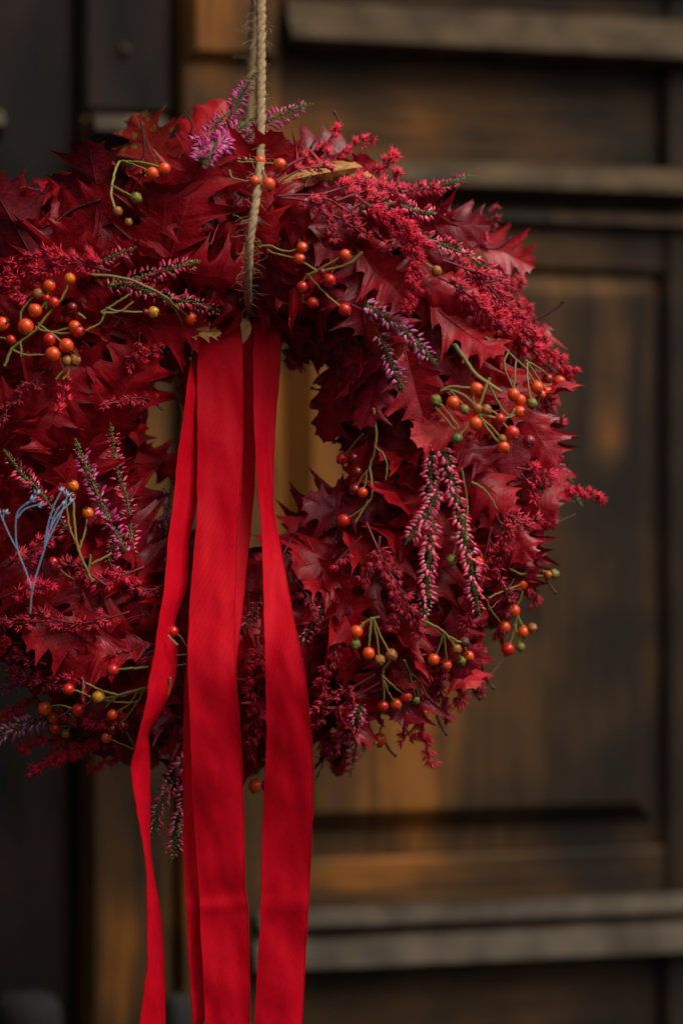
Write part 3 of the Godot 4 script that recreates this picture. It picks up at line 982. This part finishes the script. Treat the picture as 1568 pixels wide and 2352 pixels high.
func make_hips() -> void:
	var gloss := paint(0.24, 0.5)
	gloss.clearcoat_enabled = true
	gloss.clearcoat = 0.3
	gloss.clearcoat_roughness = 0.12
	var dry := paint(0.42, 0.5)
	var stem_mat := paint(0.5)
	var cols := {"o": Color(0.84, 0.080, 0.010), "r": Color(0.62, 0.020, 0.010), "a": Color(0.86, 0.17, 0.012), "g": Color(0.20, 0.17, 0.022), "b": Color(0.36, 0.12, 0.022), "y": Color(0.72, 0.30, 0.02), "d": Color(0.22, 0.008, 0.010), "p": Color(0.12, 0.05, 0.04), "v": Color(0.10, 0.13, 0.022)}
	var shapes := {}
	for c in cols:
		shapes[c] = []
		for i in 3:
			var wr := 0.05
			if c in "gbpv":
				wr = 0.22
			elif c in "ay":
				wr = 0.12
			shapes[c].append(hip_mesh(dry if c in "gbpv" else gloss, cols[c], wr * (0.7 + 0.5 * i), 7 + i * 13 + c.unicode_at(0)))
	# hips: u v radius colour; stems: runs parted by |
	var list := [
		["spray of hips with a long bent green stem at the upper left", 0.042, "363,422,15,o 390,411,14,o 330,481,12,g 289,511,11,b 314,536,9,b",
			"390,411 340,394 300,386 282,388 275,430 273,468 282,500 289,511|300,388 330,402 363,422|275,450 300,465 330,481"],
		["hips in front of the twine at the top", 0.028, "600,383,13,o 645,391,14,o 566,381,9,d 621,442,15,o 590,435,12,o", "552,378 575,379 600,383|552,386 600,388 645,391|533,410 540,428 565,434 590,435|603,400 612,420 621,442"],
		["forked spray of hips right of the twine on the upper rim", 0.026, "696,586,13,o 690,610,13,o 792,603,13,o 696,671,14,r 757,657,14,r 719,706,13,r 791,723,15,r 740,640,9,d",
			"600,584 625,582 660,594 696,586|620,592 640,600 690,610|828,598 800,622 760,634 720,642 700,656 696,671|720,642 755,622 792,603|686,612 720,632 757,657|708,645 745,685 791,723|697,690 698,705 719,706"],
		["dense cluster of orange hips on green stems at the left edge", 0.030, "180,657,13,a 134,673,14,o 109,690,12,b 145,710,13,r 103,728,16,o 186,721,12,d 27,757,16,o 82,763,18,o 49,793,12,r 190,763,14,o 199,774,14,r 135,792,14,r 172,805,16,o 142,825,17,o 173,840,12,b 190,838,13,b 128,700,9,r",
			"35,850 50,815 70,798 105,770 140,725 160,705 172,680 180,657|120,690 125,710 105,735 103,728|75,760 70,735 85,710 109,690|128,722 130,695 134,673|105,765 140,775 190,763|105,768 150,778 199,774|112,758 140,780 172,805|50,812 80,826 142,825|70,800 72,815 72,830|15,770 0,790 -20,800|-10,787 20,787 49,793|150,880 165,860 173,840|165,880 178,862 190,838|0,775 15,765 27,757"],
		["yellow and orange hips on curling stems above the ribbon tops", 0.030, "362,727,13,y 441,735,16,o 442,787,12,a 345,728,9,d", "230,648 300,655 345,672 385,690 410,712 441,735|275,670 280,650|262,722 290,728 330,728 362,727|250,730 285,708 312,690|250,732 290,728 320,705|385,695 410,720 430,765 442,787|255,735 245,755 215,772|200,735 215,745"],
		["orange hips on upright stems behind the blue twig", 0.032, "187,1118,13,a 219,1178,12,a 185,1142,10,d", "230,1330 212,1290 200,1262 192,1220 188,1170 187,1118|200,1262 212,1225 219,1178|230,1292 250,1280 272,1268|200,1255 180,1210 172,1150|222,1310 226,1270"],
		["single red hip deep in the lower left", 0.022, "140,1288,12,r", "140,1288 160,1310 190,1330"],
		["spray of red hips and one yellow hip on pale green stems at the lower left", 0.036, "277,1527,14,r 174,1573,14,r 242,1588,14,y 193,1621,15,r 109,1624,16,o 122,1649,14,o 126,1673,14,r 151,1686,11,b 272,1630,12,o 269,1664,15,d 295,1656,14,d 251,1689,12,o 235,1604,10,d",
			"375,1560 330,1572 290,1584 268,1600 258,1612|355,1520 310,1524 277,1527|290,1584 255,1575 215,1557|300,1582 260,1590 242,1588|228,1592 200,1578 174,1573|232,1592 215,1605 193,1621|185,1620 150,1612 109,1624|180,1618 150,1638 122,1649|178,1640 160,1665 126,1673|172,1632 165,1665 151,1686|345,1570 330,1598 285,1600 255,1594|330,1575 310,1605 272,1630|330,1600 300,1640 272,1655|251,1689 280,1700 312,1715 322,1700|300,1668 310,1690 318,1715|405,1545 400,1580 386,1600|420,1470 400,1450"],
		["dark red hip between the two left ribbons", 0.024, "408,1443,13,r", "408,1443 425,1455 440,1480|415,1497 440,1494|405,1522 440,1515"],
		["pair of hips hanging below the wreath between the ribbons", 0.012, "583,1815,16,o 608,1815,13,d", "600,1750 592,1780 583,1815|606,1750 607,1780 608,1815"],
		["umbrella of orange and olive hips hanging right of the ribbons", 0.030, "817,1442,15,o 815,1470,11,g 844,1491,14,o 869,1506,13,b 895,1495,13,b", "866,1410 848,1415 832,1424 817,1442|850,1413 847,1450 844,1491|853,1413 862,1450 869,1506|855,1414 872,1455 895,1495|832,1424 822,1450 815,1470"],
		["drooping spray of red and orange hips at the bottom right of the ribbons", 0.026, "930,1594,14,r 878,1615,13,r 908,1611,14,o 872,1703,16,o 952,1604,11,g 973,1640,13,o 998,1630,11,g",
			"892,1508 878,1530 876,1550 880,1580 878,1615|878,1545 888,1580 908,1611|876,1545 905,1572 930,1594|925,1510 938,1540 945,1575 952,1604|938,1538 960,1560 980,1600 998,1630|950,1560 962,1610 973,1640|880,1650 876,1670 872,1703"],
		["fan of orange and olive hips under the heather pair", 0.028, "991,1508,14,o 1022,1523,12,o 1056,1515,11,g 1043,1485,12,b 1061,1470,12,p 1074,1505,12,o", "972,1422 1000,1436 1012,1445 1035,1465 1061,1470|1012,1445 1005,1475 991,1508|1012,1447 1018,1485 1022,1523|1015,1448 1028,1465 1043,1485|1030,1460 1045,1490 1056,1515|1030,1458 1060,1480 1074,1505"],
		["loose spray of hips hanging free at the lower right rim", 0.014, "1202,1343,15,o 1268,1323,11,a 1279,1321,12,g 1186,1406,15,o 1163,1444,14,o 1208,1456,13,o 1228,1447,12,b 1172,1496,15,r 1201,1491,11,g",
			"1165,1305 1180,1312 1200,1320 1240,1313 1279,1321|1200,1320 1235,1325 1268,1323|1120,1372 1150,1358 1202,1343|1206,1355 1200,1380 1186,1406|1150,1335 1165,1365 1180,1395|1115,1378 1125,1400 1163,1444|1192,1420 1188,1450 1172,1496|1195,1418 1205,1440 1228,1447|1193,1420 1203,1435 1208,1456|1188,1440 1195,1465 1201,1491"],
		["large spray of orange and olive hips on the right side", 0.034, "1083,902,15,o 1031,933,15,o 993,928,12,g 1056,948,11,g 1085,946,11,b 1105,948,12,b 1081,979,15,o 1136,968,12,r 1164,999,17,r 1144,1031,14,o 1204,1017,15,d 1141,1013,10,b 1040,1013,12,v",
			"1035,805 1060,840 1085,872 1140,908|1112,880 1100,910 1088,950 1085,960 1081,979|1010,905 1030,898 1083,902|1005,907 1022,905 1050,935 1056,948|1025,905 1060,920 1085,946|985,935 1010,965 1035,992 1042,988|993,928 1010,945 1042,985|1090,960 1130,968 1164,999|1090,962 1115,1000 1144,1031|1092,965 1115,985 1141,1013|1075,975 1055,995 1040,1013|1090,955 1078,930 1075,915|1110,890 1140,945 1160,960 1170,945"],
		["branched spray of orange hips reaching the right rim", 0.024, "1171,911,14,o 1186,923,13,o 1184,950,14,o 1215,930,12,g 1228,892,15,o 1256,902,13,o 1240,908,10,o 1289,872,14,o 1262,868,15,d",
			"1108,785 1140,800 1160,815 1175,830 1200,850 1228,892|1160,815 1150,845 1168,895|1178,832 1174,870 1171,911|1203,833 1240,850 1289,872|1205,835 1205,880 1215,930|1207,838 1230,870 1256,902|1120,950 1150,965 1184,950"],
		["red and orange hips on a long green stem on the inner right side", 0.028, "786,1053,14,r 812,1053,12,d 832,1132,12,o 814,1125,14,d 789,1195,14,r 820,1085,12,d",
			"856,945 862,1000 858,1040 848,1075 852,1110 852,1140 838,1162 815,1180 789,1195|860,1030 880,1050 886,1080 882,1105|848,1078 832,1095 814,1125|840,1088 838,1110 832,1132|832,1000 810,1025 786,1053|845,1150 830,1175 815,1200"],
		["single olive hip half hidden by the right heather sprig", 0.022, "1030,1284,13,g 1092,1287,12,o 1060,1288,12,o 1030,1238,13,d", "1045,1220 1040,1250 1030,1284|1052,1080 1065,1160 1048,1230"],
		["small shrivelled hip on the upper right shoulder", 0.024, "997,635,12,b", "970,618 985,625 997,635"],
		["bare hip stem between the heather and the right plumes", 0.026, "", "1075,1110 1095,1120 1115,1140 1132,1170|1065,1165 1062,1200 1062,1260"]]
	for l in list:
		var s := node("rose_hip_spray", wreath)
		tag(s, l[0])
		var lift: float = l[1]
		var b := MB.new()
		for t in l[3].split("|", false):
			var pts := pairs(t)
			var path := run(pts, lift, 5)
			for i in range(1, path.size() - 1):
				path[i] += Vector3(rng.randf_range(-1, 1), rng.randf_range(-1, 1), rng.randf_range(-1, 1)) * 0.00025
			var thick := 0.00062 if pts.size() < 5 else 0.00078
			if t.begins_with("1035,805"):
				thick = 0.0012
			var k0 := jit(Color(0.20, 0.185, 0.036), 0.25)
			b.tube(path, even(path.size(), thick * 1.15, thick * 0.85), 6, k0, jit(Color(0.27, 0.20, 0.04), 0.25))
			# small knots where the stem forks
			b.spindle(path[0] - Vector3(0, 0.0008, 0), Vector3.UP, [[0.0, 0.0, k0], [0.0005, thick * 1.5, k0], [0.0012, thick * 1.4, k0], [0.0017, 0.0, k0]], 6)
		put("twig", b.mesh(stem_mat), s)
		for w in l[2].split(" ", false):
			var q: PackedStringArray = w.split(",")
			var u := float(q[0])
			var v := float(q[1])
			var p := G(u, v, skin(u, v) + lift + RISE)
			var r := float(q[2]) * K
			# the crown points away from the nearest stem end, mostly down and a little towards the viewer
			var from := p + Vector3(0, 0.004, -0.001)
			var best := 1.0
			for t in l[3].split("|", false):
				var e := pairs(t)
				var last := e[e.size() - 1]
				var near := Vector2(u, v).distance_to(last) * K
				if near < best and near < 0.006:
					best = near
					var prev := e[e.size() - 2]
					from = G(prev.x, prev.y, p.z)
			var up := ((p - from).normalized() + Vector3(rng.randf_range(-0.3, 0.3), rng.randf_range(-0.4, 0.1), rng.randf_range(-0.1, 0.5))).normalized()
			var x := up.cross(Vector3(0.13, 0.4, 0.9)).normalized()
			var f := Transform3D(Basis(x, up, x.cross(up)).scaled_local(Vector3.ONE * r * rng.randf_range(0.96, 1.04)), p)
			put("rose_hip", shapes[q[3]][rng.randi() % 3], s, f)


func make_small_things() -> void:
	# twig dyed powder blue
	var s := node("blue_twig", wreath)
	tag(s, "small powder blue dyed twig forked like antlers")
	var b := MB.new()
	var flowers := MB.new()
	var blue := Color(0.20, 0.32, 0.50)
	for t in ["95,1402 98,1370 101,1350", "101,1350 88,1310 70,1262 65,1225 68,1180 85,1160 100,1150", "70,1262 50,1225 35,1190 30,1180", "101,1350 112,1310 128,1260 140,1215 152,1180 165,1160", "128,1260 135,1210 150,1160 165,1130", "140,1215 160,1180 185,1155", "68,1190 85,1170 115,1160", "35,1195 38,1182 42,1178", "130,1250 160,1190 178,1140", "88,1158 105,1148 110,1135"]:
		var path := run(pairs(t), 0.040, 5)
		b.tube(path, even(path.size(), 0.0005, 0.00036), 6, jit(blue, 0.15), jit(blue, 0.15))
		var e := path[path.size() - 1]
		var d := (e - path[path.size() - 2]).normalized()
		if t.begins_with("95,"):
			continue
		for i in 5:
			flowers.spike(e - d * 0.001, d + Vector3(rng.randfn(), rng.randfn(), rng.randfn()) * 0.35, rng.randf_range(0.003, 0.0055), 0.0007, jit(Color(0.18, 0.27, 0.42), 0.2), jit(Color(0.36, 0.46, 0.60), 0.2))
	var m := paint(0.6)
	put("stem", b.mesh(m), s)
	tag(put("dried_flowers", flowers.mesh(m), s), "", "", "", "stuff")
	# strands of cobweb caught on the rim
	var webm := paint(0.6)
	for t in ["1163,1508 1150,1535 1128,1560 1112,1590", "1330,1180 1290,1198 1262,1205", "1180,1330 1150,1375 1120,1400"]:
		var w := MB.new()
		var path := run(pairs(t), 0.012, 6)
		for i in path.size():
			path[i] += Vector3(sin(i * 2.1), cos(i * 1.7), 0) * 0.0004
		w.tube(path, even(path.size(), 0.00012, 0.0001), 4, Color(0.5, 0.48, 0.45), Color(0.5, 0.48, 0.45))
		put("cobweb_thread", w.mesh(webm), wreath)


# ---------------------------------------------------------------- ribbons
func weave_map() -> ImageTexture:
	var im := Image.create(64, 64, false, Image.FORMAT_L8)
	for j in 64:
		for i in 64:
			# a fine twill: threads step along diagonals
			var k := 0.5 + 0.3 * sin(TAU * (i + j) / 8.0) + 0.2 * sin(TAU * j / 4.0) * cos(TAU * i / 4.0)
			im.set_pixel(i, j, Color(k, k, k))
	return ImageTexture.create_from_image(im)


# edges: "height,left,right,depth in mm of left edge,of right edge"
func ribbon(label: String, rows_s: String, mat: Material, hem: Material, seed_n: int) -> void:
	var rows := []
	for w in rows_s.split(" ", false):
		var q := w.split(",")
		rows.append([float(q[0]), float(q[1]), float(q[2]), float(q[3]) * 0.001, float(q[4]) * 0.001])
	var base := G((rows[0][1] + rows[0][2]) / 2, rows[0][0], rows[0][3])
	var o := node("red_ribbon", self, W + base)
	tag(o, label, "ribbon", "red ribbons hanging from the top of the wreath")
	var nz := FastNoiseLite.new()
	nz.seed = seed_n
	nz.frequency = 1.0
	nz.fractal_octaves = 2
	var m := MB.new()
	var left := PackedVector3Array()
	var right := PackedVector3Array()
	var n := rows.size()
	var cols := 10
	var fine := 6
	var count := 0
	var run_len := 0.0
	for i in n - 1:
		var last := i == n - 2
		for f in fine + (1 if last else 0):
			var t := float(f) / fine
			var g := []
			for c in 5:
				g.append(cubic_interpolate(rows[i][c], rows[i + 1][c], rows[maxi(i - 1, 0)][c], rows[mini(i + 2, n - 1)][c], t))
			var a := G(g[1], g[0], g[3])
			var b := G(g[2], g[0], g[4])
			var swell := 0.020 * exp(-pow((g[0] - 1500.0) / 230.0, 2.0))
			a.z += swell
			b.z += swell
			run_len = g[0] * K
			for c in cols + 1:
				var s := float(c) / cols
				var p := a.lerp(b, s)
				p.z += 0.0016 * sin(PI * s) * nz.get_noise_2d(g[0] * 0.004, 3.0) * 2.0
				p.z += 0.0016 * nz.get_noise_2d(s * 1.3 + 10.0, g[0] * 0.0045) + 0.00025 * nz.get_noise_2d(s * 4.0, g[0] * 0.011)
				p.z += 0.0012 * exp(-pow((g[0] - 2060.0 + 14.0 * s) / 13.0, 2.0))
				p.x += 0.0004 * nz.get_noise_2d(20.0, g[0] * 0.02)
				m.pt(p - base, Vector2(s, run_len / 0.056))
				if c == 0: left.push_back(p - base)
				if c == cols: right.push_back(p - base)
			count += 1
	for i in count - 1:
		for c in cols:
			var a := i * (cols + 1) + c
			m.quad(a, a + 1, a + cols + 2, a + cols + 1)
	put("ribbon_tail", m.mesh(mat), o)
	for e in [left, right]:
		var b := MB.new()
		var r := PackedFloat32Array()
		for i in e.size():
			r.push_back(0.00032 + 0.00006 * sin(i * 1.9))
		b.tube(e, r, 5, Color.WHITE, Color.WHITE)
		put("selvedge", b.mesh(hem), o)


# the cloth is a little uneven in its dye, thread by thread
func cloth_map() -> ImageTexture:
	var n := FastNoiseLite.new()
	n.seed = 61
	n.frequency = 1.0
	n.fractal_octaves = 4
	var im := Image.create(128, 256, false, Image.FORMAT_RGB8)
	for j in 256:
		for i in 128:
			var k := 0.90 + 0.12 * n.get_noise_2d(i * 0.03, j * 0.02) + 0.10 * n.get_noise_2d(i * 0.9, j * 0.12)
			if (i * 7 + j * 3) % 11 == 0:
				k += 0.05
			k = clampf(k, 0.0, 1.0)
			im.set_pixel(i, j, lin(k, k, k))
	return ImageTexture.create_from_image(im)


func make_ribbons() -> void:
	var mat := StandardMaterial3D.new()
	mat.albedo_color = lin(0.66, 0.0012, 0.014)
	mat.roughness = 0.62
	mat.metallic_specular = 0.22
	mat.albedo_texture = cloth_map()
	mat.heightmap_enabled = true
	mat.heightmap_texture = weave_map()
	mat.heightmap_scale = 0.01
	mat.rim_enabled = true
	mat.rim = 0.12
	mat.rim_tint = 0.8
	mat.backlight_enabled = true
	mat.backlight = Color(0.3, 0.3, 0.3)
	var hem := mat.duplicate()
	hem.heightmap_enabled = false
	hem.albedo_color = lin(0.52, 0.0012, 0.011)
	ribbon("narrow twisted red ribbon tail, leftmost of the red ribbons",
		"800,440,470,26,10 880,432,468,46,30 950,425,462,52,36 1050,412,458,58,42 1150,404,453,62,46 1250,394,436,68,50 1343,390,435,74,56 1424,380,409,82,60 1488,372,416,84,64 1545,362,415,86,72 1605,354,390,92,78 1666,339,356,100,78 1706,328,356,98,80 1746,320,357,96,82 1827,330,357,96,84 1908,344,355,96,80 1968,352,359,98,76 2052,353,373,94,74 2107,353,380,92,72 2198,351,384,90,72 2272,340,386,88,72 2352,332,389,86,72 2440,328,391,84,72", mat, hem, 5)
	ribbon("widest flat red ribbon tail in the middle, in front of the wreath",
		"690,500,540,10,12 720,474,546,22,24 760,460,552,32,32 800,454,556,37,36 900,453,558,43,42 1000,455,558,48,48 1100,456,556,53,54 1200,456,551,58,60 1300,450,548,64,66 1400,446,548,72,74 1500,446,550,82,84 1600,450,556,88,90 1700,452,562,92,93 1800,455,566,93,93 1900,460,568,92,91 2000,466,569,90,89 2060,469,575,89,88 2120,471,578,88,88 2200,476,579,88,88 2300,480,580,87,87 2440,483,583,86,86", mat, hem, 9)
	ribbon("half hidden red ribbon tail showing as a dark strip behind the widest one",
		"690,576,640,6,20 760,572,630,20,22 840,520,585,22,26 1000,490,584,32,30 1120,478,583,40,36 1281,449,570,54,48 1400,444,562,64,62 1500,441,552,74,72 1720,432,535,84,80 1900,433,510,85,78 2000,435,500,85,78 2100,440,492,84,78 2170,443,486,84,78 2290,451,479,83,78 2352,453,465,82,80 2440,456,461,82,80", mat, hem, 13)
	ribbon("red ribbon tail swinging out on the right of the widest one",
		"682,582,628,8,10 720,580,637,24,22 760,580,641,30,28 800,580,643,34,32 850,581,641,38,34 950,583,633,44,36 1050,588,628,50,40 1150,596,628,56,42 1200,602,634,60,46 1300,608,655,68,60 1400,612,675,76,74 1500,616,696,82,86 1600,619,711,87,92 1700,618,719,90,94 1800,613,721,91,95 1900,608,718,91,94 2000,606,713,90,92 2100,603,708,90,90 2200,597,702,89,88 2300,592,697,88,87 2440,587,690,87,86", mat, hem, 17)


# ---------------------------------------------------------------- twine
func make_twine() -> void:
	var base := G(571, 700, 0.0)
	var o := node("jute_twine", self, W + base)
	tag(o, "tan jute twine that the wreath hangs from, looped round its top", "twine")
	var m := paint(0.85, 0.3)
	var hairs := MB.new()
	var knots := [[597, -420, 0.0, 11.4], [598, -200, 0.012, 11.4], [598, 0, 0.030, 11.4], [600, 200, 0.046, 11.0], [601, 330, 0.060, 10.6], [600, 410, 0.074, 10.1], [592, 490, 0.086, 9.7], [581, 570, 0.090, 9.7], [575, 640, 0.080, 9.7], [571, 690, 0.054, 9.7], [570, 712, 0.0, 9.7], [571, 690, -0.045, 9.7], [566, 560, -0.080, 10.1], [554, 380, -0.082, 10.6], [552, 260, -0.072, 10.6], [559, 120, -0.058, 11.0], [570, 0, -0.044, 11.4], [588, -200, -0.018, 11.4], [597, -420, -0.004, 11.4]]
	var mid := PackedVector3Array()
	var rad := PackedFloat32Array()
	for i in knots.size() - 1:
		var a := []
		for k in [maxi(i - 1, 0), i, i + 1, mini(i + 2, knots.size() - 1)]:
			a.append(G(knots[k][0], knots[k][1], knots[k][2]) - base)
		var steps := int(a[1].distance_to(a[2]) / 0.0011) + 2
		for s in steps:
			var t := float(s) / steps
			mid.push_back(a[1].cubic_interpolate(a[2], a[0], a[3], t))
			rad.push_back(lerpf(knots[i][3], knots[i + 1][3], t) * K)
	for ply in 3:
		var path := PackedVector3Array()
		var rr := PackedFloat32Array()
		var turn := TAU * ply / 3.0
		var side := Vector3(1, 0, 0)
		for i in mid.size():
			var d := (mid[mini(i + 1, mid.size() - 1)] - mid[maxi(i - 1, 0)]).normalized()
			side = (side - d * side.dot(d)).normalized()
			var up := side.cross(d)
			if i:
				turn -= mid[i].distance_to(mid[i - 1]) * TAU / (0.0175 + 0.003 * sin(i * 0.11) + 0.002 * sin(i * 0.37))
			path.push_back(mid[i] + (side * cos(turn) + up * sin(turn)) * rad[i] * 0.40)
			rr.push_back(rad[i] * (0.62 + 0.07 * sin(i * 0.31 + ply * 2.0) + rng.randf_range(-0.05, 0.05)))
		var b := MB.new()
		b.tube(path, rr, 8, Color.WHITE, Color.WHITE)
		for i in b.c.size():
			b.c[i] = jit(Color(0.40, 0.27, 0.145), 0.22)
		put("ply", b.mesh(m), o)
	for h in 900:
		var i := rng.randi() % mid.size()
		var d := Vector3(rng.randfn(), rng.randfn() * 0.8, rng.randfn()).normalized()
		var p := mid[i] + d * rad[i] * 0.7
		var path := PackedVector3Array([p])
		var ln := rng.randf_range(0.003, 0.013)
		for k in 4:
			d = (d + Vector3(rng.randfn(), rng.randfn() - 0.1, rng.randfn()) * 0.4).normalized()
			path.push_back(path[k] + d * ln / 4.0)
		hairs.tube(path, PackedFloat32Array([0.00013, 0.00012, 0.00011, 0.00010, 0.00008]), 3, Color(0.42, 0.29, 0.16), Color(0.50, 0.37, 0.22), false)
	tag(put("stray_fibres", hairs.mesh(m), o), "", "", "", "stuff")
